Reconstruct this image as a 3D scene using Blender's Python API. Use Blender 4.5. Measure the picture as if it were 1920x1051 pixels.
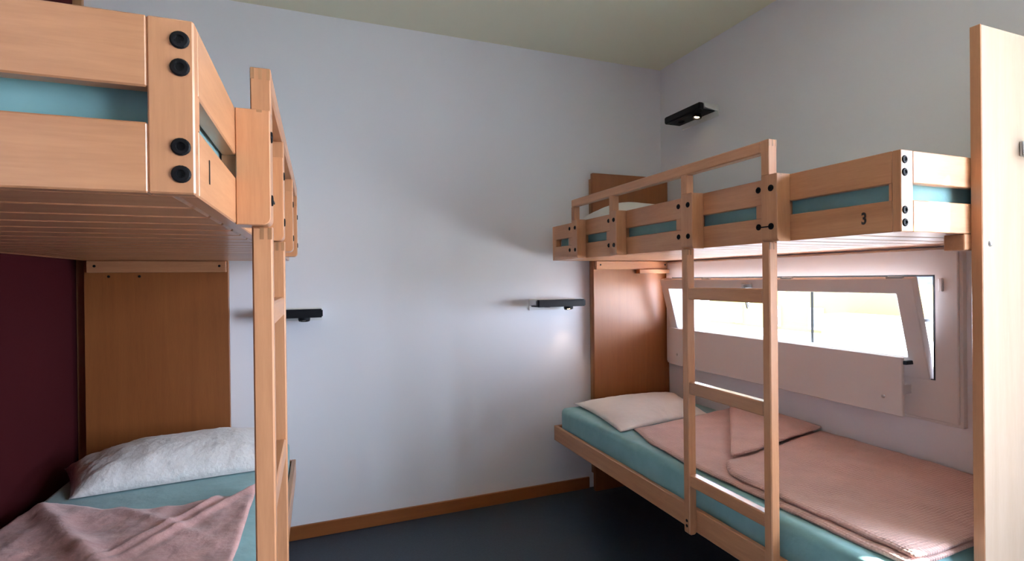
import bpy, bmesh, math, random
from mathutils import Vector, Matrix, noise

random.seed(7)
for _o in list(bpy.data.objects):
    bpy.data.objects.remove(_o)
SC = bpy.context.scene
COL = SC.collection

# ------------------------------------------------------------------ camera
CAM_Z = 1.3805
F_PX = 968.8073
YAW, PITCH, ROLL = math.radians(21.2043), math.radians(-0.1768), math.radians(-0.6328)
fw = Vector((math.sin(YAW) * math.cos(PITCH), math.cos(YAW) * math.cos(PITCH), math.sin(PITCH)))
rt0 = Vector((math.cos(YAW), -math.sin(YAW), 0))
up0 = rt0.cross(fw)
rt = rt0 * math.cos(ROLL) + up0 * math.sin(ROLL)
up = up0 * math.cos(ROLL) - rt0 * math.sin(ROLL)
cd = bpy.data.cameras.new('camera')
cd.sensor_fit = 'HORIZONTAL'
cd.sensor_width = 36.0
cd.lens = F_PX / 1920 * 36.0
cd.clip_start = 0.05
cd.clip_end = 300
cam = bpy.data.objects.new('camera', cd)
COL.objects.link(cam)
m = Matrix.Identity(4)
for i in range(3):
    m[i][0], m[i][1], m[i][2] = rt[i], up[i], -fw[i]
m[2][3] = CAM_Z
cam.matrix_world = m
SC.camera = cam

# ------------------------------------------------------------------ world, sun, window portals, exposure
W = bpy.data.worlds.new('sky')
SC.world = W
W.use_nodes = True
bg = W.node_tree.nodes['Background']
bg.inputs['Color'].default_value = (0.77, 0.83, 1.04, 1)
bg.inputs['Strength'].default_value = 27.0

sun_d = bpy.data.lights.new('sun', 'SUN')
sun_d.energy = 70.0
sun_d.angle = math.radians(0.6)
sun_d.color = (1.0, 0.95, 0.86)
sun = bpy.data.objects.new('sun', sun_d)
COL.objects.link(sun)
sun.rotation_euler = Vector((-1.0, 0.75, -0.95)).to_track_quat('-Z', 'Y').to_euler()
sun.location = (6, -2, 6)

def portal(name, x, y0, y1, z0, z1):
    l = bpy.data.lights.new(name, 'AREA')
    l.shape = 'RECTANGLE'
    l.size, l.size_y = (y1 - y0), (z1 - z0)
    l.cycles.is_portal = True
    o = bpy.data.objects.new(name, l)
    COL.objects.link(o)
    o.matrix_world = Matrix(((0, 0, 1, x), (1, 0, 0, (y0 + y1) / 2), (0, 1, 0, (z0 + z1) / 2), (0, 0, 0, 1)))
WIN2 = (-1.40, 0.355, 0.66, 2.48)      # y0, y1, z0, z1 of the big window beside the camera
WIN1 = (1.283, 2.838, 0.972, 1.372)   # the low window in view
portal('window_portal', 2.46, *WIN2)
portal('window_portal', 2.46, *WIN1)

SC.view_settings.view_transform = 'Standard'
SC.view_settings.look = 'None'
SC.view_settings.exposure = 0.16
SC.view_settings.gamma = 1.0
SC.view_settings.use_curve_mapping = False
SC.cycles.max_bounces = 10
SC.cycles.diffuse_bounces = 6
SC.cycles.caustics_reflective = False
SC.cycles.caustics_refractive = False
SC.cycles.sample_clamp_indirect = 8.0
SC.cycles.use_denoising = True

# ------------------------------------------------------------------ materials
def new_mat(name):
    mt = bpy.data.materials.new(name)
    mt.use_nodes = True
    nt = mt.node_tree
    return mt, nt, nt.nodes['Principled BSDF']

def plain(name, col, rough=0.5, metal=0.0, bump=0.0, bscale=60.0, var=0.0, coat=0.0):
    mt, nt, p = new_mat(name)
    p.inputs['Base Color'].default_value = (*col, 1)
    p.inputs['Roughness'].default_value = rough
    p.inputs['Metallic'].default_value = metal
    p.inputs['Coat Weight'].default_value = coat
    if bump or var:
        tc = nt.nodes.new('ShaderNodeTexCoord')
        nz = nt.nodes.new('ShaderNodeTexNoise')
        nz.inputs['Scale'].default_value = bscale
        nz.inputs['Detail'].default_value = 5
        nt.links.new(tc.outputs['Object'], nz.inputs['Vector'])
        if bump:
            b = nt.nodes.new('ShaderNodeBump')
            b.inputs['Strength'].default_value = bump
            b.inputs['Distance'].default_value = 0.004
            nt.links.new(nz.outputs['Fac'], b.inputs['Height'])
            nt.links.new(b.outputs['Normal'], p.inputs['Normal'])
        if var:
            r = nt.nodes.new('ShaderNodeValToRGB')
            r.color_ramp.elements[0].position = 0.3
            r.color_ramp.elements[1].position = 0.7
            r.color_ramp.elements[0].color = (*[c * (1 - var) for c in col], 1)
            r.color_ramp.elements[1].color = (*[min(1, c * (1 + var)) for c in col], 1)
            nt.links.new(nz.outputs['Fac'], r.inputs['Fac'])
            nt.links.new(r.outputs['Color'], p.inputs['Base Color'])
    return mt

def wood(name, axis, light, dark, rough=0.4, coat=0.32, fig=0.45):
    mt, nt, p = new_mat(name)
    N, Lk = nt.nodes, nt.links
    tc = N.new('ShaderNodeTexCoord')
    oi = N.new('ShaderNodeObjectInfo')
    mul = N.new('ShaderNodeVectorMath'); mul.operation = 'SCALE'
    mul.inputs[0].default_value = (13.1, 7.7, 19.3)
    Lk.new(oi.outputs['Random'], mul.inputs['Scale'])
    add = N.new('ShaderNodeVectorMath'); add.operation = 'ADD'
    Lk.new(tc.outputs['Object'], add.inputs[0])
    Lk.new(mul.outputs['Vector'], add.inputs[1])
    mp = N.new('ShaderNodeMapping')
    sc = [26.0, 26.0, 26.0]; sc['xyz'.index(axis)] = 1.6
    mp.inputs['Scale'].default_value = sc
    Lk.new(add.outputs['Vector'], mp.inputs['Vector'])
    n1 = N.new('ShaderNodeTexNoise')
    n1.inputs['Scale'].default_value = 1.0; n1.inputs['Detail'].default_value = 7; n1.inputs['Roughness'].default_value = 0.62
    n1.inputs['Distortion'].default_value = 0.5
    Lk.new(mp.outputs['Vector'], n1.inputs['Vector'])
    mp2 = N.new('ShaderNodeMapping')
    sc2 = [230.0] * 3; sc2['xyz'.index(axis)] = 22.0
    mp2.inputs['Scale'].default_value = sc2
    Lk.new(add.outputs['Vector'], mp2.inputs['Vector'])
    n2 = N.new('ShaderNodeTexNoise')
    n2.inputs['Scale'].default_value = 1.0; n2.inputs['Detail'].default_value = 2
    Lk.new(mp2.outputs['Vector'], n2.inputs['Vector'])
    mixf = N.new('ShaderNodeMath'); mixf.operation = 'MULTIPLY_ADD'
    mixf.inputs[1].default_value = 0.3
    Lk.new(n2.outputs['Fac'], mixf.inputs[0]); Lk.new(n1.outputs['Fac'], mixf.inputs[2])
    r = N.new('ShaderNodeValToRGB')
    r.color_ramp.elements[0].position = 0.65 - fig / 2; r.color_ramp.elements[1].position = 0.65 + fig / 2
    r.color_ramp.elements[0].color = (*dark, 1); r.color_ramp.elements[1].color = (*light, 1)
    Lk.new(mixf.outputs['Value'], r.inputs['Fac'])
    hsv = N.new('ShaderNodeHueSaturation')
    vm = N.new('ShaderNodeMath'); vm.operation = 'MULTIPLY_ADD'
    vm.inputs[1].default_value = 0.16; vm.inputs[2].default_value = 0.92
    Lk.new(oi.outputs['Random'], vm.inputs[0]); Lk.new(vm.outputs['Value'], hsv.inputs['Value'])
    Lk.new(r.outputs['Color'], hsv.inputs['Color'])
    Lk.new(hsv.outputs['Color'], p.inputs['Base Color'])
    p.inputs['Roughness'].default_value = rough
    p.inputs['Coat Weight'].default_value = coat
    p.inputs['Coat Roughness'].default_value = 0.14
    b = N.new('ShaderNodeBump'); b.inputs['Strength'].default_value = 0.05; b.inputs['Distance'].default_value = 0.002
    Lk.new(n2.outputs['Fac'], b.inputs['Height']); Lk.new(b.outputs['Normal'], p.inputs['Normal'])
    return mt

def fabric(name, col, scale, strength, dist, waffle=False, var=0.1, rough=0.9):
    mt, nt, p = new_mat(name)
    N, Lk = nt.nodes, nt.links
    tc = N.new('ShaderNodeTexCoord')
    nz = N.new('ShaderNodeTexNoise'); nz.inputs['Scale'].default_value = 9; nz.inputs['Detail'].default_value = 6
    Lk.new(tc.outputs['Object'], nz.inputs['Vector'])
    r = N.new('ShaderNodeValToRGB')
    r.color_ramp.elements[0].position = 0.3; r.color_ramp.elements[1].position = 0.7
    r.color_ramp.elements[0].color = (*[c * (1 - var) for c in col], 1)
    r.color_ramp.elements[1].color = (*[min(1, c * (1 + var)) for c in col], 1)
    Lk.new(nz.outputs['Fac'], r.inputs['Fac'])
    b = N.new('ShaderNodeBump'); b.inputs['Strength'].default_value = strength; b.inputs['Distance'].default_value = dist
    if waffle:
        v = N.new('ShaderNodeTexVoronoi'); v.inputs['Scale'].default_value = scale; v.inputs['Randomness'].default_value = 0.15
        Lk.new(tc.outputs['Object'], v.inputs['Vector'])
        Lk.new(v.outputs['Distance'], b.inputs['Height'])
        mx = N.new('ShaderNodeMix'); mx.data_type = 'RGBA'; mx.blend_type = 'MULTIPLY'
        mx.inputs[0].default_value = 0.6
        r2 = N.new('ShaderNodeValToRGB')
        r2.color_ramp.elements[0].color = (1, 1, 1, 1); r2.color_ramp.elements[1].color = (0.72, 0.62, 0.62, 1)
        r2.color_ramp.elements[1].position = 0.75
        Lk.new(v.outputs['Distance'], r2.inputs['Fac'])
        Lk.new(r.outputs['Color'], mx.inputs[6]); Lk.new(r2.outputs['Color'], mx.inputs[7])
        Lk.new(mx.outputs[2], p.inputs['Base Color'])
    else:
        n2 = N.new('ShaderNodeTexNoise'); n2.inputs['Scale'].default_value = scale; n2.inputs['Detail'].default_value = 4
        Lk.new(tc.outputs['Object'], n2.inputs['Vector'])
        Lk.new(n2.outputs['Fac'], b.inputs['Height'])
        Lk.new(r.outputs['Color'], p.inputs['Base Color'])
    Lk.new(b.outputs['Normal'], p.inputs['Normal'])
    p.inputs['Roughness'].default_value = rough
    p.inputs['Sheen Weight'].default_value = 0.25
    return mt

def pane_mat(name):
    mt = bpy.data.materials.new(name); mt.use_nodes = True
    nt = mt.node_tree; nt.nodes.clear()
    out = nt.nodes.new('ShaderNodeOutputMaterial')
    mix = nt.nodes.new('ShaderNodeMixShader')
    fr = nt.nodes.new('ShaderNodeFresnel'); fr.inputs['IOR'].default_value = 1.45
    tr = nt.nodes.new('ShaderNodeBsdfTransparent'); tr.inputs['Color'].default_value = (0.94, 0.97, 0.96, 1)
    gl = nt.nodes.new('ShaderNodeBsdfGlossy'); gl.inputs['Roughness'].default_value = 0.02
    ge = nt.nodes.new('ShaderNodeNewGeometry')
    mm = nt.nodes.new('ShaderNodeMath'); mm.operation = 'MULTIPLY_ADD'   # reflect on the outer face of the glass only
    nt.links.new(ge.outputs['Backfacing'], mm.inputs[0]); mm.inputs[1].default_value = -1.0; mm.inputs[2].default_value = 1.0
    m2 = nt.nodes.new('ShaderNodeMath'); m2.operation = 'MULTIPLY'
    nt.links.new(fr.outputs['Fac'], m2.inputs[0]); nt.links.new(mm.outputs[0], m2.inputs[1])
    nt.links.new(m2.outputs[0], mix.inputs['Fac'])
    nt.links.new(tr.outputs[0], mix.inputs[1]); nt.links.new(gl.outputs[0], mix.inputs[2])
    nt.links.new(mix.outputs[0], out.inputs['Surface'])
    return mt

def glow_mat(name, col, s):
    mt, nt, p = new_mat(name)
    p.inputs['Base Color'].default_value = (*col, 1)
    p.inputs['Emission Color'].default_value = (*col, 1)
    p.inputs['Emission Strength'].default_value = s
    return mt

M = {}
for ax in 'xyz':
    M['wood_' + ax] = wood('beech_' + ax, ax, (0.52, 0.248, 0.122), (0.39, 0.168, 0.076))
    M['veneer_' + ax] = wood('veneer_' + ax, ax, (0.30, 0.100, 0.026), (0.215, 0.066, 0.016), rough=0.45, coat=0.06, fig=0.6)
    M['end_' + ax] = wood('end_grain_' + ax, ax, (0.36, 0.18, 0.085), (0.25, 0.115, 0.05), coat=0.0)
M['panel'] = wood('panel_veneer', 'z', (0.50, 0.375, 0.275), (0.44, 0.32, 0.225), rough=0.25, coat=0.6)
M['wall'] = plain('white_paint', (0.83, 0.83, 0.87), 0.75, bump=0.05, bscale=220)
M['red'] = plain('maroon_paint', (0.045, 0.005, 0.007), 0.9, bump=0.05, bscale=220)
M['ceiling'] = plain('cream_paint', (0.88, 0.85, 0.66), 0.85, bump=0.04, bscale=180)
M['floor'] = plain('blue_linoleum', (0.026, 0.038, 0.057), 0.5, bscale=160, var=0.22)
M['white'] = plain('white_lacquer', (0.72, 0.69, 0.68), 0.38)
M['lampwhite'] = plain('white_plastic', (0.80, 0.80, 0.78), 0.35)
M['black'] = plain('black_plastic', (0.006, 0.007, 0.010), 0.5)
M['bolt'] = plain('black_steel', (0.004, 0.004, 0.005), 0.6)
M['bolt'].node_tree.nodes['Principled BSDF'].inputs['Specular IOR Level'].default_value = 0.15
M['steel'] = plain('brushed_steel', (0.55, 0.55, 0.53), 0.3, metal=1.0)
M['gasket'] = plain('dark_rubber', (0.025, 0.035, 0.045), 0.6)
M['greyframe'] = plain('grey_aluminium', (0.30, 0.36, 0.42), 0.4, metal=0.3)
M['ink'] = plain('black_ink', (0.012, 0.010, 0.010), 0.6)
M['teal'] = fabric('teal_sheet', (0.19, 0.385, 0.40), 14, 0.35, 0.012)
M['pink'] = fabric('pink_waffle_blanket', (0.68, 0.45, 0.395), 95, 1.0, 0.006, waffle=True, var=0.07)
M['plush'] = fabric('pink_plush_blanket', (0.52, 0.29, 0.27), 26, 0.5, 0.012, var=0.22)
M['pillow'] = fabric('off_white_cotton', (0.74, 0.70, 0.66), 34, 0.35, 0.01, var=0.04)
for _k, _v in (('red', 0.1), ('black', 0.2)):
    M[_k].node_tree.nodes['Principled BSDF'].inputs['Specular IOR Level'].default_value = _v
M['crinkle'] = fabric('crinkled_cotton', (0.70, 0.68, 0.66), 44, 0.4, 0.014, var=0.04)
M['pane'] = pane_mat('window_glass')
M['bulb'] = glow_mat('warm_bulb', (1.0, 0.72, 0.42), 14.0)
M['deadbulb'] = plain('unlit_bulb', (0.55, 0.53, 0.5), 0.2)
M['facade'] = plain('yellow_render', (0.12, 0.095, 0.020), 0.9, bump=0.1, bscale=8)
M['plinth'] = plain('pale_render', (0.5, 0.5, 0.5), 0.9)
M['shutter'] = plain('grey_shutter', (0.16, 0.18, 0.20), 0.6)
M['darkglass'] = plain('dark_glass', (0.05, 0.06, 0.07), 0.1)
M['asphalt'] = plain('pale_ground', (0.80, 0.79, 0.76), 0.9, bump=0.2, bscale=5)
M['pole'] = plain('grey_pole', (0.006, 0.006, 0.006), 0.9)
M['pole'].node_tree.nodes['Principled BSDF'].inputs['Specular IOR Level'].default_value = 0.05

# ------------------------------------------------------------------ helpers
def wloc(o):
    v = Vector((0, 0, 0))
    while o is not None:
        v += o.location; o = o.parent
    return v

def link(name, me, parent=None, loc=(0, 0, 0), mat=None):
    o = bpy.data.objects.new(name, me)
    COL.objects.link(o)
    if parent is not None:
        o.parent = parent
        o.location = Vector(loc) - wloc(parent)
    else:
        o.location = loc
    if mat is not None and me is not None and not me.materials:
        me.materials.append(M[mat])
    return o

def empty(name, loc=(0, 0, 0)):
    o = bpy.data.objects.new(name, None)
    o.empty_display_size = 0.1
    COL.objects.link(o); o.location = loc
    return o

def tag(o, label=None, cat=None, group=None, kind=None):
    if label: o['label'] = label
    if cat: o['category'] = cat
    if group: o['group'] = group
    if kind: o['kind'] = kind
    return o

def bm_mesh(name, bm, smooth=False):
    bmesh.ops.recalc_face_normals(bm, faces=bm.faces)
    if smooth:
        for f in bm.faces: f.smooth = True
    me = bpy.data.meshes.new(name)
    bm.to_mesh(me); bm.free()
    return me

def add_box(bm, x0, x1, y0, y1, z0, z1):
    vs = [bm.verts.new(p) for p in ((x0, y0, z0), (x1, y0, z0), (x1, y1, z0), (x0, y1, z0),
                                    (x0, y0, z1), (x1, y0, z1), (x1, y1, z1), (x0, y1, z1))]
    for f in ((0, 3, 2, 1), (4, 5, 6, 7), (0, 1, 5, 4), (1, 2, 6, 5), (2, 3, 7, 6), (3, 0, 4, 7)):
        bm.faces.new([vs[i] for i in f])

def box(name, x0, x1, y0, y1, z0, z1, mat, parent=None, bev=0.002, seg=1):
    x0, x1 = min(x0, x1), max(x0, x1)
    c = Vector(((x0 + x1) / 2, (y0 + y1) / 2, (z0 + z1) / 2))
    bm = bmesh.new()
    add_box(bm, x0 - c.x, x1 - c.x, y0 - c.y, y1 - c.y, z0 - c.z, z1 - c.z)
    if bev:
        bmesh.ops.bevel(bm, geom=bm.edges[:], offset=bev, segments=seg, affect='EDGES', profile=0.5)
    return link(name, bm_mesh(name, bm), parent, c, mat)

def prism(name, pts, axis, a0, a1, mat, parent=None, bev=0.0015):
    """closed outline in the plane across `axis`, pushed from a0 to a1 along it (axis x: pts are (y,z); y: (x,z))."""
    k = 'xyz'.index(axis)
    oth = [i for i in range(3) if i != k]
    def P(p, a):
        v = [0, 0, 0]; v[k] = a; v[oth[0]] = p[0]; v[oth[1]] = p[1]; return Vector(v)
    c = sum((P(p, (a0 + a1) / 2) for p in pts), Vector()) / len(pts)
    bm = bmesh.new()
    A = [bm.verts.new(P(p, a0) - c) for p in pts]
    B = [bm.verts.new(P(p, a1) - c) for p in pts]
    fa = bm.faces.new(A); fb = bm.faces.new(B[::-1])
    n = len(pts)
    for i in range(n):
        bm.faces.new((A[i], B[i], B[(i + 1) % n], A[(i + 1) % n]))
    bmesh.ops.recalc_face_normals(bm, faces=bm.faces)
    if bev:
        ed = [e for f in (fa, fb) for e in f.edges]
        bmesh.ops.bevel(bm, geom=ed, offset=bev, segments=1, affect='EDGES')
    return link(name, bm_mesh(name, bm), parent, c, mat)

def ring(name, y0, y1, z0, z1, iy0, iy1, iz0, iz1, x0, x1, mat, parent, bev=0.002):
    """rectangular frame in the YZ plane with a rectangular opening."""
    c = Vector(((x0 + x1) / 2, (y0 + y1) / 2, (z0 + z1) / 2))
    bm = bmesh.new()
    O = [(y0, z0), (y1, z0), (y1, z1), (y0, z1)]
    I = [(iy0, iz0), (iy1, iz0), (iy1, iz1), (iy0, iz1)]
    def V(p, x): return bm.verts.new(Vector((x, p[0], p[1])) - c)
    o0 = [V(p, x0) for p in O]; i0 = [V(p, x0) for p in I]
    o1 = [V(p, x1) for p in O]; i1 = [V(p, x1) for p in I]
    for k in range(4):
        j = (k + 1) % 4
        bm.faces.new((o0[k], o0[j], i0[j], i0[k]))
        bm.faces.new((o1[k], i1[k], i1[j], o1[j]))
        bm.faces.new((o0[k], o1[k], o1[j], o0[j]))
        bm.faces.new((i0[k], i0[j], i1[j], i1[k]))
    bmesh.ops.recalc_face_normals(bm, faces=bm.faces)
    if bev:
        ed = [e for e in bm.edges if abs(e.calc_face_angle(0)) > 0.5]
        bmesh.ops.bevel(bm, geom=ed, offset=bev, segments=1, affect='EDGES')
    return link(name, bm_mesh(name, bm), parent, c, mat)

def lathe_mesh(name, prof, n=20, smooth=True):
    """profile of (radius, height) turned about local Z."""
    bm = bmesh.new()
    rings = []
    for r, z in prof:
        if r < 1e-6:
            rings.append([bm.verts.new((0, 0, z))])
        else:
            rings.append([bm.verts.new((r * math.cos(2 * math.pi * k / n), r * math.sin(2 * math.pi * k / n), z)) for k in range(n)])
    for a, b in zip(rings, rings[1:]):
        for k in range(n):
            j = (k + 1) % n
            if len(a) == 1 and len(b) == 1: continue
            if len(a) == 1: bm.faces.new((a[0], b[k], b[j]))
            elif len(b) == 1: bm.faces.new((a[k], a[j], b[0]))
            else: bm.faces.new((a[k], a[j], b[j], b[k]))
    me = bm_mesh(name, bm)
    return me

DIRQ = {'+x': (0, math.pi / 2, 0), '-x': (0, -math.pi / 2, 0), '+y': (-math.pi / 2, 0, 0), '-y': (math.pi / 2, 0, 0), '+z': (0, 0, 0), '-z': (math.pi, 0, 0)}
BOLT = lathe_mesh('bolt', [(0.0, -0.004), (0.0105, -0.004), (0.0105, 0.0012), (0.0088, 0.0028), (0.0052, 0.003), (0.0046, 0.0006), (0.0, 0.0004)], 18)
BOLT.materials.append(M['bolt'])
SCREW = lathe_mesh('screw', [(0.0, -0.002), (0.006, -0.002), (0.006, 0.0008), (0.003, 0.002), (0.0, 0.0022)], 14)
SCREW.materials.append(M['bolt'])
CAP = lathe_mesh('screw_cap', [(0.0, -0.002), (0.0085, -0.002), (0.0085, 0.001), (0.005, 0.004), (0.0, 0.005)], 16)
CAP.materials.append(M['steel'])
def bolt(loc, d, parent, name='bolt', me=None):
    o = link(name, me or BOLT, parent, loc)
    o.rotation_euler = DIRQ[d]
    return o

# ------------------------------------------------------------------ the room
XW, YB, ZC = 2.292, 2.998, 2.827
XR_, YR_ = -1.02, -1.75           # maroon wall, wall behind the camera
T = 0.15

box('floor', XR_ - T, XW + T, YR_ - T, YB + T, -0.12, 0.0, 'floor', bev=0)['kind'] = 'structure'
box('ceiling', XR_ - T, XW + T, YR_ - T, YB + T, ZC, ZC + 0.15, 'ceiling', bev=0)['kind'] = 'structure'
box('wall_back', XR_ - T, XW + T, YB, YB + T, 0, ZC, 'wall', bev=0)['kind'] = 'structure'
box('wall_left', XR_ - T, XR_, -0.1, YB, 0, ZC, 'red', bev=0)['kind'] = 'structure'
box('wall_left_near', XR_ - T, XR_, YR_, -0.1, 0, ZC, 'wall', bev=0)['kind'] = 'structure'
box('wall_rear', XR_ - T, XW + T, YR_ - T, YR_, 0, ZC, 'red', bev=0)['kind'] = 'structure'
# window wall with its two openings
bm = bmesh.new()
ys = [YR_, WIN2[0], WIN2[1], WIN1[0], WIN1[1], YB]
for a, b, hole in ((YR_, WIN2[0], None), (WIN2[0], WIN2[1], WIN2), (WIN2[1], WIN1[0], None), (WIN1[0], WIN1[1], WIN1), (WIN1[1], YB, None)):
    if hole is None:
        add_box(bm, XW, XW + T, a, b, 0, ZC)
    else:
        add_box(bm, XW, XW + T, a, b, 0, hole[2]); add_box(bm, XW, XW + T, a, b, hole[3], ZC)
bmesh.ops.remove_doubles(bm, verts=bm.verts[:], dist=1e-5)
# inner faces shared by two boxes are dropped so that the wall is one shell
seen = {}
for f in list(bm.faces):
    seen.setdefault(tuple(sorted(v.index for v in f.verts)), []).append(f)
bm.verts.index_update()
key = {}
for f in bm.faces:
    key.setdefault(tuple(sorted(v.index for v in f.verts)), []).append(f)
bmesh.ops.delete(bm, geom=[f for fs in key.values() if len(fs) > 1 for f in fs], context='FACES_ONLY')
link('wall_right', bm_mesh('wall_right', bm), None, (0, 0, 0), 'wall')['kind'] = 'structure'

bb = box('baseboard_back', XR_ + 0.04, 1.69, YB - 0.014, YB, 0, 0.073, 'veneer_x', bev=0.002); bb['kind'] = 'structure'
bb = box('baseboard_left', XR_, XR_ + 0.012, YR_, YB - 0.03, 0, 0.073, 'veneer_y', bev=0.002); bb['kind'] = 'structure'
tr = box('trim_1', XR_, -0.985, YB - 0.03, YB, 0, ZC, 'end_z', bev=0.002); tr['kind'] = 'structure'

# ------------------------------------------------------------------ the low window in view
w1 = empty('window_1', (XW, 2.06, 0.955)); w1['kind'] = 'structure'
y0, y1, z0, z1 = WIN1
ring('casing', 1.20, 2.908, 0.812, 1.478, y0, y1, z0, z1, 2.256, XW, 'white', w1, 0.003)
ring('casing_lip', 1.19, 2.914, 0.80, 1.484, 1.203, 2.905, 0.815, 1.475, 2.266, XW, 'white', w1, 0.002)
ring('gasket', y0 - 0.006, y1 + 0.006, z0 - 0.004, z1 + 0.006, y0, y1, z0, z1, 2.2545, 2.262, 'gasket', w1, 0)
ring('outer_frame', y0, y1, z0, z1, y0 + 0.018, y1 - 0.018, z0 + 0.018, z1 - 0.035, 2.37, 2.41, 'greyframe', w1, 0.002)
box('clip', 2.244, 2.256, 1.246, 1.260, 1.313, 1.365, 'white', w1, 0.003)
# sash, hinged along its foot and leaning into the room at the top
TILT = math.radians(15.0)
SW, SH, ST = (2.828 - 1.292), 0.412, 0.036
sash = ring('sash', -SW / 2, SW / 2, 0, SH, -SW / 2 + 0.068, SW / 2 - 0.068, 0.085, SH - 0.062, 0.0, ST, 'white', None, 0.003)
off = sash.location.copy()
for v in sash.data.vertices: v.co += off
sash.parent = w1
sash.location = Vector((2.25, (2.828 + 1.292) / 2, 0.966)) - w1.location
sash.rotation_euler = (0, -TILT, 0)
def sash_child(name, me, mat, loc=(0, 0, 0)):
    o = bpy.data.objects.new(name, me); COL.objects.link(o); o.parent = sash; o.location = loc
    if mat and not me.materials: me.materials.append(M[mat])
    return o
bm = bmesh.new(); add_box(bm, ST * 0.5 - 0.003, ST * 0.5 + 0.003, -SW / 2 + 0.066, SW / 2 - 0.066, 0.083, SH - 0.060)
sash_child('pane', bm_mesh('pane', bm), 'pane')
bm = bmesh.new()
add_box(bm, -0.012, 0.0, -0.035, 0.035, SH - 0.045, SH - 0.018)
bmesh.ops.bevel(bm, geom=bm.edges[:], offset=0.003, segments=1, affect='EDGES')
sash_child('latch_plate', bm_mesh('latch_plate', bm), 'steel', (0, 0.04, 0))
bm = bmesh.new()
add_box(bm, -0.030, -0.012, -0.009, 0.009, SH - 0.155, SH - 0.026)
bmesh.ops.bevel(bm, geom=bm.edges[:], offset=0.004, segments=2, affect='EDGES')
sash_child('handle', bm_mesh('handle', bm), 'steel', (0, 0.045, 0))
bm = bmesh.new()
add_box(bm, 0.004, 0.020, -0.03, 0.03, 0.0, 0.006)
_me = bm_mesh('lock_strike', bm)
for yy in (-0.70, -0.2, 0.35, 0.70):
    sash_child('lock_strike', _me, 'steel', (0, yy, SH))
# stay arm that holds the sash open
bm = bmesh.new()
add_box(bm, -0.03, 0.03, -0.004, 0.004, -0.006, 0.006)
o = link('stay_arm', bm_mesh('stay_arm', bm), w1, (2.235, 1.30, 1.20), 'greyframe')

# unseen slab added outside above the low window to keep direct sun out
box('sun_blocker', XW + T, XW + T + 0.65, 0.62, 2.95, 1.46, 1.50, 'greyframe', w1, 0.003)

# the big window beside the camera (frame, two casements, panes)
w2 = empty('window_2', (XW, (WIN2[0] + WIN2[1]) / 2, WIN2[2])); w2['kind'] = 'structure'
ring('window_frame', WIN2[0], WIN2[1], WIN2[2], WIN2[3], WIN2[0] + 0.05, WIN2[1] - 0.0501, WIN2[2] + 0.05, WIN2[3] - 0.05, XW + 0.10, XW + 0.14, 'white', w2)
ymid = (WIN2[0] + WIN2[1]) / 2
box('mullion', XW + 0.10, XW + 0.14, ymid - 0.03, ymid + 0.03, WIN2[2] + 0.05, WIN2[3] - 0.05, 'white', w2)
for a, b in ((WIN2[0] + 0.05, ymid - 0.03), (ymid + 0.03, WIN2[1] - 0.05)):
    box('pane', XW + 0.118, XW + 0.124, a, b, WIN2[2] + 0.05, WIN2[3] - 0.05, 'pane', w2, bev=0)
box('window_sill', XW - 0.06, XW + 0.1, WIN2[0] - 0.03, WIN2[1] + 0.03, WIN2[2] - 0.025, WIN2[2], 'white', w2, bev=0.004)

# ------------------------------------------------------------------ bunk beds
POSTS = [(0.357, 0.388), (0.742, 0.775), (1.265, 1.298), (1.655, 1.688)]
SOLID = [(0.340, 0.4615), (0.735, 0.874), (1.248, 1.4165), (1.6435, 1.834)]
RAILBOLT = [0.452, 0.8595, 1.395, 1.82]

def rounded(x0, x1, z0, z1, r, corners):
    """outline x/z with the named corners ('bl','br') rounded, anticlockwise from bottom left."""
    pts = []
    def arc(cx, cz, a0, a1):
        for k in range(7):
            a = math.radians(a0 + (a1 - a0) * k / 6); pts.append((cx + r * math.cos(a), cz + r * math.sin(a)))
    if 'bl' in corners: arc(x0 + r, z0 + r, 180, 270)
    else: pts.append((x0, z0))
    if 'br' in corners: arc(x1 - r, z0 + r, 270, 360)
    else: pts.append((x1, z0))
    pts.append((x1, z1)); pts.append((x0, z1))
    return pts

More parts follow.
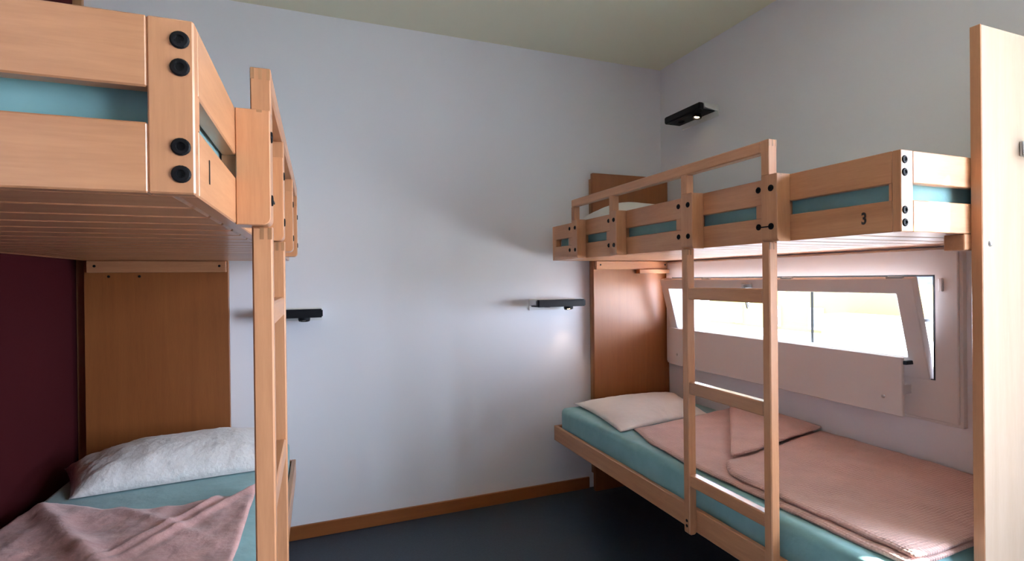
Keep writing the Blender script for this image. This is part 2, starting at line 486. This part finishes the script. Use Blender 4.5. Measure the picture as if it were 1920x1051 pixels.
def bunk(s, xf, wall_o, yn, yf, zb, zt, zg, head_o, head_y, head_t, numeral, num_y, ladder_z, low_yf, label):
    X = lambda o: xf + s * o
    root = empty('bunk_bed', (xf, yn, 0))
    tag(root, label, 'bunk bed', 'bunk beds along the two side walls')
    front = '-x' if s > 0 else '+x'
    B = lambda name, o0, o1, ya, yb, za, zc, mat, par=root, bev=0.002: box(name, X(o0), X(o1), ya, yb, za, zc, mat, par, bev)
    th, et = 0.024, 0.022
    slot0, slot1 = zb + 0.0825, zt - 0.084
    bw = wall_o - 0.012
    # long sides: two boards and the solid pieces between their slots
    for o0, fr in ((0.0, True), (bw - th, False)):
        B('side_board', o0, o0 + th, yn + et, yf - et, zb, slot0, 'wood_y')
        B('side_board', o0, o0 + th, yn + et, yf - et, slot1, zt, 'wood_y')
        segs = [(0.022, 0.030)] + SOLID + [(1.9976, yf - yn - et)] if fr else [(0.022, 0.1), (0.95, 1.05), (yf - yn - 0.1, yf - yn - et)]
        for a, b in segs:
            st = B('spacer', o0 + 0.0005, o0 + th - 0.0005, yn + a, yn + b, slot0, slot1, 'wood_z', bev=0)
            if fr:
                for rb in RAILBOLT:
                    if a < rb < b:
                        for zz in (zt - 0.032, zb + 0.054):
                            bolt((X(0), yn + rb, zz), front, st)
    # ends: a corner stile with four bolts, two boards, a stile at the wall
    for ya, near in ((yn, True), (yf - et, False)):
        st = B('end_stile', 0, 0.048, ya, ya + et, zb, zt, 'wood_z')
        B('end_stile', bw - 0.048, bw, ya, ya + et, zb, zt, 'wood_z')
        B('end_board', 0.048, bw - 0.048, ya, ya + et, zb, slot0, 'wood_x')
        B('end_board', 0.048, bw - 0.048, ya, ya + et, slot1, zt, 'wood_x')
        if near:
            for zz in (zt - 0.025, zt - 0.0575, zb + 0.056, zb + 0.0235):
                bolt((X(0.0145), ya, zz), '-y', st)
    # planks of the upper deck, each a piece
    n = 18
    pitch = (yf - yn - 2 * et) / n
    for k in range(n):
        ya = yn + et + k * pitch
        B('plank', th, bw - th, ya + 0.0015, ya + pitch - 0.0015, zb + 0.001, zb + 0.019, 'wood_x', bev=0.007)
    # guard posts, clamp blocks and the two ladder posts
    fo, bo = -0.057, -0.022
    for k, (pa, pb) in enumerate(POSTS):
        gp = B('guard_post', fo, bo, yn + pa, yn + pb, zt, zg - (0.04 if k else 0.0), 'wood_z')
        xs = sorted((X(fo), X(-0.0005)))
        oc = 'bl' if s > 0 else 'br'
        cb = prism('clamp_block', rounded(xs[0], xs[1], zb - 0.002, zt, 0.014, (oc,)), 'y', yn + pa - 0.030, yn + pb, 'wood_z', root)
        for zz in (zt - 0.0437, zb + 0.046):
            bolt((X(fo), yn + pa - 0.007, zz), front, cb)
        if k == 0:
            for oo in (fo + 0.001, fo + 0.0145, fo + 0.028):
                B('finger_joint', oo, oo + 0.006, yn + pa - 0.0004, yn + pa + 0.006, zg - 0.022, zg - 0.001, 'end_z', gp, 0)
            B('finger_joint', fo + 0.013, fo + 0.022, yn + pa - 0.0304, yn + pa - 0.02, zt - 0.005, zt - 0.0005, 'end_z', cb, 0)
            B('latch', fo - 0.003, fo, yn + pa - 0.002, yn + pa + 0.030, zb + 0.044, zb + 0.048, 'bolt', cb, 0)
        if k < 2:
            xs = sorted((X(fo), X(bo)))
            lp = prism('ladder_post', rounded(xs[0], xs[1], ladder_z, zb - 0.0025, 0.012, ('bl', 'br')), 'y', yn + pa, yn + pb, 'wood_z', root, 0.003)
            for oo in (fo + 0.001, fo + 0.0145):
                B('finger_joint', oo, oo + 0.007, yn + pa - 0.0004, yn + pa + 0.006, zb - 0.026, zb - 0.004, 'end_z', lp, 0)
            for zz in (ladder_z + 0.033, ladder_z + 0.053):
                bolt((X(fo), yn + pa + 0.016, zz), front, lp, 'screw', SCREW)
    B('guard_rail', fo, bo, yn + POSTS[0][1], yn + POSTS[3][1], zg - 0.04, zg, 'wood_y', bev=0.004)
    for zz in (1.340, 0.975, 0.617):
        B('rung', fo + 0.002, bo + 0.001, yn + POSTS[0][1], yn + POSTS[1][0], zz - 0.047, zz, 'wood_y', bev=0.004)
    # lower bed frame
    lz0, lz1 = 0.384, 0.474
    B('lower_side_rail', -0.0215, 0.0, yn, low_yf, lz0, lz1, 'wood_y', bev=0.003)
    B('lower_side_rail', bw - th, bw, yn, low_yf, lz0, lz1, 'wood_y')
    B('lower_end_rail', 0.0, bw - th, yn, yn + et, lz0, lz1, 'wood_x')
    B('lower_end_rail', 0.0, bw - th, low_yf - et, low_yf, lz0, lz1, 'wood_x')
    n2 = 14
    p2 = (low_yf - yn - 2 * et) / n2
    for k in range(n2):
        B('lower_plank', 0.001, bw - th - 0.001, yn + et + k * p2 + 0.01, yn + et + (k + 1) * p2 - 0.01, lz0 + 0.004, lz0 + 0.022, 'wood_x', bev=0)
    # panels at the head and at the foot carry both beds
    h0, h1 = head_o
    hp = B('head_panel', h0, h1, head_y, head_y + 0.028, 0.0, 2.059, 'veneer_z')
    B('batten', h0 + 0.012, h0 + 0.06, head_y + 0.028, YB - 0.001 if s > 0 else YB - 0.012, 0.1, 2.03, 'end_z', hp)
    cl = B('cleat', h0 + 0.006, h1 - 0.02, head_y - 0.03, head_y, zb - 0.056, zb - 0.002, 'wood_x')
    for oo in (h0 + 0.035, h1 - 0.05):
        bolt((X(oo), head_y - 0.03, zb - 0.026), '-y', cl, 'screw', SCREW)
    if s > 0:
        B('cleat_block', h0 + 0.32, h1 - 0.03, head_y - 0.05, head_y, zb - 0.084, zb - 0.0565, 'wood_x')
    else:
        for oo in (h1 - 0.095, h1 - 0.215):
            bolt((X(oo), head_y, zb - 0.074), '-y', hp, 'screw', SCREW)
    fp = B('foot_panel', h0 + 0.003, h1, yn - 0.0255, yn - 0.0005, 0.0, 2.059, 'panel')
    B('edge_strip', h0, h0 + 0.0029, yn - 0.0255, yn - 0.0005, 0.0, 2.059, 'wood_z', fp, 0.0008)
    bolt((X(h0 + 0.036), yn - 0.0255, 1.463), '-y', fp, 'bolt', CAP)
    if s > 0:
        B('foot_block', h0 - 0.03, h0 + 0.04, yn - 0.0005, yn + 0.05, zb - 0.045, zb - 0.001, 'wood_x')
        xx = X(h0) + 0.195
        hk = box('coat_hook', xx - 0.016, xx + 0.016, yn - 0.033, yn - 0.0255, 1.712, 1.755, 'steel', fp, 0.002)
        box('hook_arm', xx - 0.016, xx + 0.016, yn - 0.075, yn - 0.033, 1.712, 1.720, 'steel', hk, 0.002)
        box('hook_tip', xx - 0.016, xx + 0.016, yn - 0.079, yn - 0.071, 1.720, 1.745, 'steel', hk, 0.002)
    # stencilled number on the front board
    cu = bpy.data.curves.new('numeral', 'FONT')
    cu.body = numeral; cu.size = 0.044; cu.extrude = 0.0003; cu.offset = 0.0012; cu.align_x = 'CENTER'
    to = bpy.data.objects.new('numeral', cu); COL.objects.link(to)
    bpy.context.view_layer.update()
    me = bpy.data.meshes.new_from_object(to.evaluated_get(bpy.context.evaluated_depsgraph_get()))
    bpy.data.objects.remove(to)
    me.materials.clear(); me.materials.append(M['ink'])
    no = link('numeral', me, root, (X(-0.0006), num_y, zb + 0.0285))
    no.rotation_euler = (math.pi / 2, 0, -math.pi / 2 if s > 0 else math.pi / 2)
    no.scale = (0.72, 1, 1)
    no['label'] = 'black number %s on the board' % numeral
    return root

bunk(1, 1.4086, XW - 1.4086, 0.8722, 2.921, 1.491, 1.7014, 1.8148, (0.291, 0.879), 2.9227, 0.028, '3', 0.9677, 0.380, 2.885,
     'beech bunk bed marked 3, under the window wall with a full ladder in view')
rl = bunk(-1, -0.1285, 0.875, 0.7152, 2.890, 1.4857, 1.6935, 1.781, (0.280, 0.868), 2.908, 0.028, '1', 0.8013, 0.380, 2.86,
     'beech bunk bed marked 1, against the maroon wall with its end towards us')
rl.rotation_euler.z = math.radians(-0.6)

# ------------------------------------------------------------------ bedding
def rbox(name, x0, x1, y0, y1, z0, z1, r, mat, wob=0.003, nseg=4, sub=26):
    c = Vector(((x0 + x1) / 2, (y0 + y1) / 2, z0))
    bm = bmesh.new()
    hx, hy = (x1 - x0) / 2, (y1 - y0) / 2
    # cross-section columns: rounded box as a lofted grid
    def col(prof_r):
        return prof_r
    add_box(bm, -hx, hx, -hy, hy, 0, z1 - z0)
    bmesh.ops.subdivide_edges(bm, edges=[e for e in bm.edges if abs((e.verts[0].co - e.verts[1].co).y) > 0.5], cuts=sub, use_grid_fill=True)
    ed = [e for e in bm.edges if e.calc_face_angle(0) > 0.5]
    bmesh.ops.bevel(bm, geom=ed, offset=r, segments=nseg, affect='EDGES', profile=0.5)
    for v in bm.verts:
        n = noise.noise(Vector((v.co.x * 4, v.co.y * 4, v.co.z * 4)) + c)
        v.co += Vector((0.4 * n, 0, n)) * wob
    return link(name, bm_mesh(name, bm, True), None, c, mat)

# lower and upper mattresses
o = rbox('mattress', 1.416, 2.250, 0.905, 2.855, 0.407, 0.590, 0.030, 'teal')
tag(o, 'teal sheeted mattress on the lower bed below the window', 'mattress', 'teal mattresses')
o = rbox('mattress', 1.442, 2.245, 0.905, 2.885, 1.512, 1.668, 0.030, 'teal')
tag(o, 'teal mattress seen through the slots of the upper bed marked 3', 'mattress', 'teal mattresses')
ol = rbox('mattress', -0.945, -0.122, 0.76, 2.83, 0.407, 0.586, 0.030, 'teal')
tag(ol, 'teal sheeted mattress on the lower bed beside the maroon wall', 'mattress', 'teal mattresses')
ol2 = rbox('mattress', -0.93, -0.145, 0.755, 2.83, 1.507, 1.662, 0.030, 'teal', wob=0.006)
tag(ol2, 'creased teal mattress in the slot of the upper bed marked 1', 'mattress', 'teal mattresses')
for q in (ol, ol2): q.rotation_euler.z = math.radians(-0.6)

def pillow(name, A, Bq, Cq, D, H, mat, wr=0.006, n=40, sag=0.25, seed=0.0, pinch=0.06):
    """corners A-B-C-D in order (front left, front right, back right, back left), plump height H above them."""
    A, Bq, Cq, D = map(Vector, (A, Bq, Cq, D))
    c = (A + Bq + Cq + D) / 4
    bm = bmesh.new()
    top, bot = {}, {}
    for i in range(n + 1):
        for j in range(n + 1):
            s, t = i / n, j / n
            a, b = 2 * s - 1, 2 * t - 1
            # sides drawn in between the corners
            s2 = 0.5 + 0.5 * a * (1 - pinch * (1 - b * b)); t2 = 0.5 + 0.5 * b * (1 - pinch * (1 - a * a))
            p = (A * (1 - s2) + Bq * s2) * (1 - t2) + (D * (1 - s2) + Cq * s2) * t2
            e = max(0.0, (1 - abs(a) ** 2.6)) ** 0.5 * max(0.0, (1 - abs(b) ** 2.6)) ** 0.5
            ed = 1 - e
            w = noise.noise(Vector((p.x * 14, p.y * 14, seed))) * 0.6 + noise.noise(Vector((p.x * 34, p.y * 30, seed + 3))) * 0.4
            h = H * e * (1 + 0.10 * noise.noise(Vector((p.x * 4, p.y * 4, seed + 9)))) + wr * w * (0.35 + 1.2 * e * ed * 4)
            base = 0.012 * e
            top[i, j] = bm.verts.new(p - c + Vector((0, 0, max(0.006, h) + H * sag * e * 0)))
            rim = i in (0, n) or j in (0, n)
            bot[i, j] = top[i, j] if rim else bm.verts.new(p - c + Vector((0, 0, 0.004 - 0.004 * e)))
    for i in range(n):
        for j in range(n):
            bm.faces.new((top[i, j], top[i + 1, j], top[i + 1, j + 1], top[i, j + 1]))
            q = (bot[i, j], bot[i, j + 1], bot[i + 1, j + 1], bot[i + 1, j])
            if len(set(q)) == 4:
                try: bm.faces.new(q)
                except ValueError: pass
    return link(name, bm_mesh(name, bm, True), None, c, mat)

o = pillow('pillow', (1.452, 2.245, 0.592), (2.10, 2.335, 0.592), (2.262, 2.84, 0.60), (1.505, 2.855, 0.60), 0.066, 'pillow', wr=0.003, seed=1.0)
tag(o, 'flat off-white pillow on the lower bed below the window', 'pillow', 'off-white pillows')
o = pillow('pillow', (-0.835, 2.345, 0.588), (-0.125, 2.40, 0.588), (-0.14, 2.84, 0.60), (-0.975, 2.70, 0.60), 0.132, 'crinkle', wr=0.012, seed=5.0, pinch=0.03)
tag(o, 'plump creased off-white pillow on the lower bed by the maroon wall', 'pillow', 'off-white pillows')
o = pillow('pillow', (1.50, 2.36, 1.672), (2.10, 2.36, 1.672), (2.10, 2.86, 1.68), (1.50, 2.86, 1.68), 0.145, 'pillow', wr=0.004, seed=8.0)
tag(o, 'white pillow on the upper bed marked 3, behind the guard rail', 'pillow', 'off-white pillows')

def cloth(name, P, Z, nx, ny, thick, mat, parent=None, c=None):
    """sheet over (s,t) in 0..1: P gives x,y and Z the height; real thickness, closed rim."""
    bm = bmesh.new()
    tp, bt = {}, {}
    pts = {}
    for i in range(nx + 1):
        for j in range(ny + 1):
            s, t = i / nx, j / ny
            x, y = P(s, t); pts[i, j] = Vector((x, y, Z(x, y, s, t)))
    if c is None:
        c = sum(pts.values(), Vector()) / len(pts)
    for k, p in pts.items():
        i, j = k
        rim = i in (0, nx) or j in (0, ny)
        tp[k] = bm.verts.new(p - c + Vector((0, 0, -thick * 0.35 if rim else 0)))
        bt[k] = bm.verts.new(p - c - Vector((0, 0, thick)))
    for i in range(nx):
        for j in range(ny):
            bm.faces.new((tp[i, j], tp[i + 1, j], tp[i + 1, j + 1], tp[i, j + 1]))
            bm.faces.new((bt[i, j], bt[i, j + 1], bt[i + 1, j + 1], bt[i + 1, j]))
    for i in range(nx):
        for j in (0, ny):
            bm.faces.new((tp[i, j], bt[i, j], bt[i + 1, j], tp[i + 1, j]))
    for j in range(ny):
        for i in (0, nx):
            bm.faces.new((tp[i, j], tp[i, j + 1], bt[i, j + 1], bt[i, j]))
    return link(name, bm_mesh(name, bm, True), parent, c, mat)

def lerp_tab(tab, t):
    for (a, va), (b, vb) in zip(tab, tab[1:]):
        if t <= b:
            u = (t - a) / (b - a); u = max(0, min(1, u)); return va + (vb - va) * u
    return tab[-1][1]

# waffle blanket on the right-hand lower bed: base, the doubled layer, and the turned-back corner
FR = [(0.90, 1.484), (1.37, 1.470), (1.78, 1.458), (2.05, 1.485), (2.26, 1.545)]
def PB(s, t):
    yy = 0.905 + t * (2.262 - 0.905)
    xf = lerp_tab(FR, yy)
    y = yy + 0.075 * s * t ** 6
    return xf + (2.268 - xf) * s, y
def zn(x, y, a=0.006, f=5.0, sd=0.0):
    return a * noise.noise(Vector((x * f, y * f, sd))) + 0.4 * a * noise.noise(Vector((x * f * 3, y * f * 3, sd + 4)))
bk = cloth('blanket', PB, lambda x, y, s, t: 0.608 + 0.018 * s ** 2 + zn(x, y, 0.006, 6, 2.0), 40, 70, 0.013, 'pink')
tag(bk, 'dusty pink waffle blanket with a turned-back corner on the bed below the window', 'blanket', 'pink blankets')
def PB2(s, t):
    yfar = 1.665 + 0.11 * s
    yy = 0.908 + t * (yfar - 0.908)
    xf = lerp_tab(FR, yy) + 0.028 + 0.10 * max(0, (t - 0.78) / 0.22) ** 2
    return xf + (2.266 - xf) * s, yy
cloth('doubled_layer', PB2, lambda x, y, s, t: 0.625 + 0.020 * s ** 2 + zn(x, y, 0.007, 6, 2.0), 36, 44, 0.012, 'pink', bk)
TA, TB, TC_ = Vector((2.225, 2.31)), Vector((2.272, 1.775)), Vector((1.612, 1.668))
def PF(s, t):
    p = TC_.lerp(TA.lerp(TB, t), 0.02 + 0.98 * s)
    return p.x, p.y
cloth('folded_corner', PF, lambda x, y, s, t: 0.640 + 0.022 * s + 0.012 * math.sin(math.pi * t) * s + zn(x, y, 0.006, 7, 6.0), 40, 24, 0.012, 'pink', bk)

# plush blanket on the left-hand lower bed
FARL = [(0.0, 2.21), (0.10, 2.30), (0.18, 2.26), (0.35, 2.15), (0.70, 2.085), (0.85, 2.10), (1.0, 2.165)]
def PL(s, t):
    far = lerp_tab(FARL, s)
    y = 0.80 + t * (far - 0.80)
    x0 = -0.955 + 0.03 * t ** 4
    return x0 + ((-0.215 - 0.012 * math.sin(5 * t)) - x0) * s, y
def ZL(x, y, s, t):
    z = 0.610
    z += 0.012 * noise.noise(Vector((x * 5.5, y * 4.0, 1.0))) + 0.006 * noise.noise(Vector((x * 15, y * 12, 2.0)))
    d = (x + 0.90) - 0.62 * (2.28 - y)             # the diagonal ridge
    z += 0.022 * math.exp(-(d / 0.035) ** 2)
    for k, (cx, cy, sl, h, w) in enumerate(((-0.25, 2.10, 0.75, 0.012, 0.016), (-0.32, 2.10, 0.70, 0.010, 0.014), (-0.60, 2.12, -0.9, 0.009, 0.02))):
        dd = (x - cx) - sl * (y - cy)
        z += h * math.exp(-(dd / w) ** 2) * min(1, max(0, (y - 1.6) / 0.3))
    z += 0.012 * max(0, (s - 0.9) / 0.1) * max(0, (t - 0.7) / 0.3)
    return max(z, 0.603)
bl = cloth('blanket', PL, ZL, 70, 80, 0.012, 'plush')
tag(bl, 'crumpled pink plush blanket on the lower bed by the maroon wall', 'blanket', 'pink blankets')
# pale blanket lying on the upper right bed
def PU(s, t):
    return 1.47 + s * 0.76, 0.93 + t * 1.05
bu = cloth('blanket', PU, lambda x, y, s, t: 1.690 + 0.022 * math.sin(math.pi * s) ** 0.5 * (0.6 + 0.4 * t) + zn(x, y, 0.008, 6, 3.0), 30, 40, 0.014, 'pillow')
tag(bu, 'off-white blanket on the upper bed marked 3, just over its board', 'blanket', None)

# ------------------------------------------------------------------ guard board in front of the low window
gb = empty('window_guard_board', (2.198, 2.07, 0.812))
tag(gb, 'white guard board fixed in front of the lower half of the open window', 'board')
bd = box('board', 2.190, 2.206, 1.358, 2.795, 0.812, 1.050, 'white', gb, 0.003)
for yy in (1.375, 2.775):
    box('bracket', 2.206, 2.256, yy - 0.012, yy + 0.012, 0.90, 0.94, 'white', gb, 0.002)
box('corner_clip', 2.192, 2.250, 1.343, 1.357, 1.022, 1.038, 'gasket', gb, 0.002)
for yy in (1.432, 2.72):
    bolt((2.190, yy, 0.882), '-x', bd, 'screw_cap', CAP)

# ------------------------------------------------------------------ reading lamps
def reading_lamp(origin, rotz, lit, label, aim=10, w=0.325):
    """local: +x out of the wall, y along it (towards +y is the viewer's left), z up; origin = middle of the back on the wall."""
    root = empty('reading_lamp', origin)
    tag(root, label, 'lamp', 'wall reading lamps')
    h = w / 2
    def add(name, me, mat, par=root, loc=(0, 0, 0)):
        o = bpy.data.objects.new(name, me); COL.objects.link(o); o.parent = par; o.location = loc
        if not me.materials: me.materials.append(M[mat])
        return o
    def bx(x0, x1, y0, y1, z0, z1, bev=0.003):
        bm = bmesh.new(); add_box(bm, x0, x1, y0, y1, z0, z1)
        bmesh.ops.bevel(bm, geom=bm.edges[:], offset=bev, segments=2, affect='EDGES')
        return bm_mesh('lamp_part', bm)
    add('back_plate', bx(0.0, 0.010, -h, h, -0.040, 0.030, 0.002), 'lampwhite')
    # white tray: shallow wedge, deeper at the wall
    bm = bmesh.new()
    A = [bm.verts.new(p) for p in ((0.010, -h, -0.010), (0.105, -h, 0.000), (0.112, -h, 0.030), (0.010, -h, 0.026))]
    Bv = [bm.verts.new(p) for p in ((0.010, h, -0.010), (0.105, h, 0.000), (0.112, h, 0.030), (0.010, h, 0.026))]
    bm.faces.new(A); bm.faces.new(Bv[::-1])
    for k in range(4): bm.faces.new((A[k], Bv[k], Bv[(k + 1) % 4], A[(k + 1) % 4]))
    bmesh.ops.recalc_face_normals(bm, faces=bm.faces)
    bmesh.ops.bevel(bm, geom=bm.edges[:], offset=0.002, segments=1, affect='EDGES')
    add('tray', bm_mesh('tray', bm), 'lampwhite')
    fb = add('front_bar', bx(0.112, 0.150, -h, h, -0.016, 0.028, 0.006), 'black')
    hs = add('underside', bx(0.030, 0.113, -h + 0.004, h - 0.004, -0.016, -0.0105, 0.001), 'black')
    head = lathe_mesh('spot_head', [(0.0, 0.014), (0.026, 0.014), (0.030, 0.0), (0.027, -0.012), (0.021, -0.013), (0.018, -0.004), (0.0, -0.004)], 22)
    hd = add('spot_head', head, 'black', root, (0.088, 0.072, -0.024))
    hd.rotation_euler = (0.0, math.radians(-14), 0)
    bu = lathe_mesh('bulb', [(0.0, -0.011), (0.010, -0.010), (0.016, -0.005), (0.0, -0.004)], 18)
    add('bulb', bu, 'bulb' if lit else 'deadbulb', hd)
    sk = lathe_mesh('socket', [(0.0, 0.0), (0.020, 0.0), (0.020, -0.004), (0.015, -0.004), (0.013, 0.0), (0.0, 0.0005)], 20)
    add('socket', sk, 'bolt', root, (0.085, -0.075, -0.016))
    root.rotation_euler.z = rotz
    if lit:
        l = bpy.data.lights.new('spot_light', 'SPOT')
        l.energy = lit * 0.6; l.color = (1.0, 0.72, 0.45); l.spot_size = math.radians(75); l.spot_blend = 0.6
        l.shadow_soft_size = 0.012
        lo = bpy.data.objects.new('spot_light', l); COL.objects.link(lo); lo.parent = root
        lo.location = (0.085, 0.072, -0.040)
        lo.rotation_euler = (0, math.radians(-aim), 0)
    return root

reading_lamp((XW, 2.602, 2.385), math.pi, 2.0, 'black-fronted lit reading lamp high on the window wall, above the upper bed', 42)
reading_lamp((1.437, YB, 1.222), -math.pi / 2, 2.2, 'black-fronted lit reading lamp on the white wall, beside the right-hand head panel', 3)
reading_lamp((-0.110, YB, 1.208), -math.pi / 2, 0, 'black-fronted reading lamp on the white wall, half hidden behind the near ladder')

# ------------------------------------------------------------------ outside
g = box('ground', 2.6, 60, -40, 60, -3.2, -3.0, 'asphalt', bev=0); g['kind'] = 'structure'
bd_ = empty('apartment_building', (15, 13, -3.0))
tag(bd_, 'yellow rendered building across the street, seen through the low window', 'building')
box('facade', 15, 22, 9.0, 16.6, -0.45, 8, 'facade', bd_, bev=0)
box('plinth_storey', 14.95, 22, 9.0, 16.6, -3.0, -0.45, 'plinth', bd_, bev=0)
box('annex', 14.0, 15, 8.6, 10.9, -3.0, 0.25, 'plinth', bd_, bev=0)
for yy in (11.6, 13.2, 14.9):
    f_ = box('window', 14.94, 15.0, yy, yy + 0.5, -0.35, 0.35, 'plinth', bd_, bev=0)
    box('shutter', 14.92, 14.97, yy + 0.06, yy + 0.44, 0.02, 0.28, 'shutter', f_, bev=0)
    box('pane', 14.92, 14.97, yy + 0.06, yy + 0.44, -0.28, -0.02, 'darkglass', f_, bev=0)
me = lathe_mesh('street_pole', [(0.0, 0.0), (0.09, 0.0), (0.09, 0.25), (0.022, 0.3), (0.02, 6.5), (0.0, 6.5)], 14)
o = link('street_pole', me, None, (8.0, 6.40, -3.0), 'pole')
tag(o, 'thin grey pole outside, seen through the low window', 'pole')
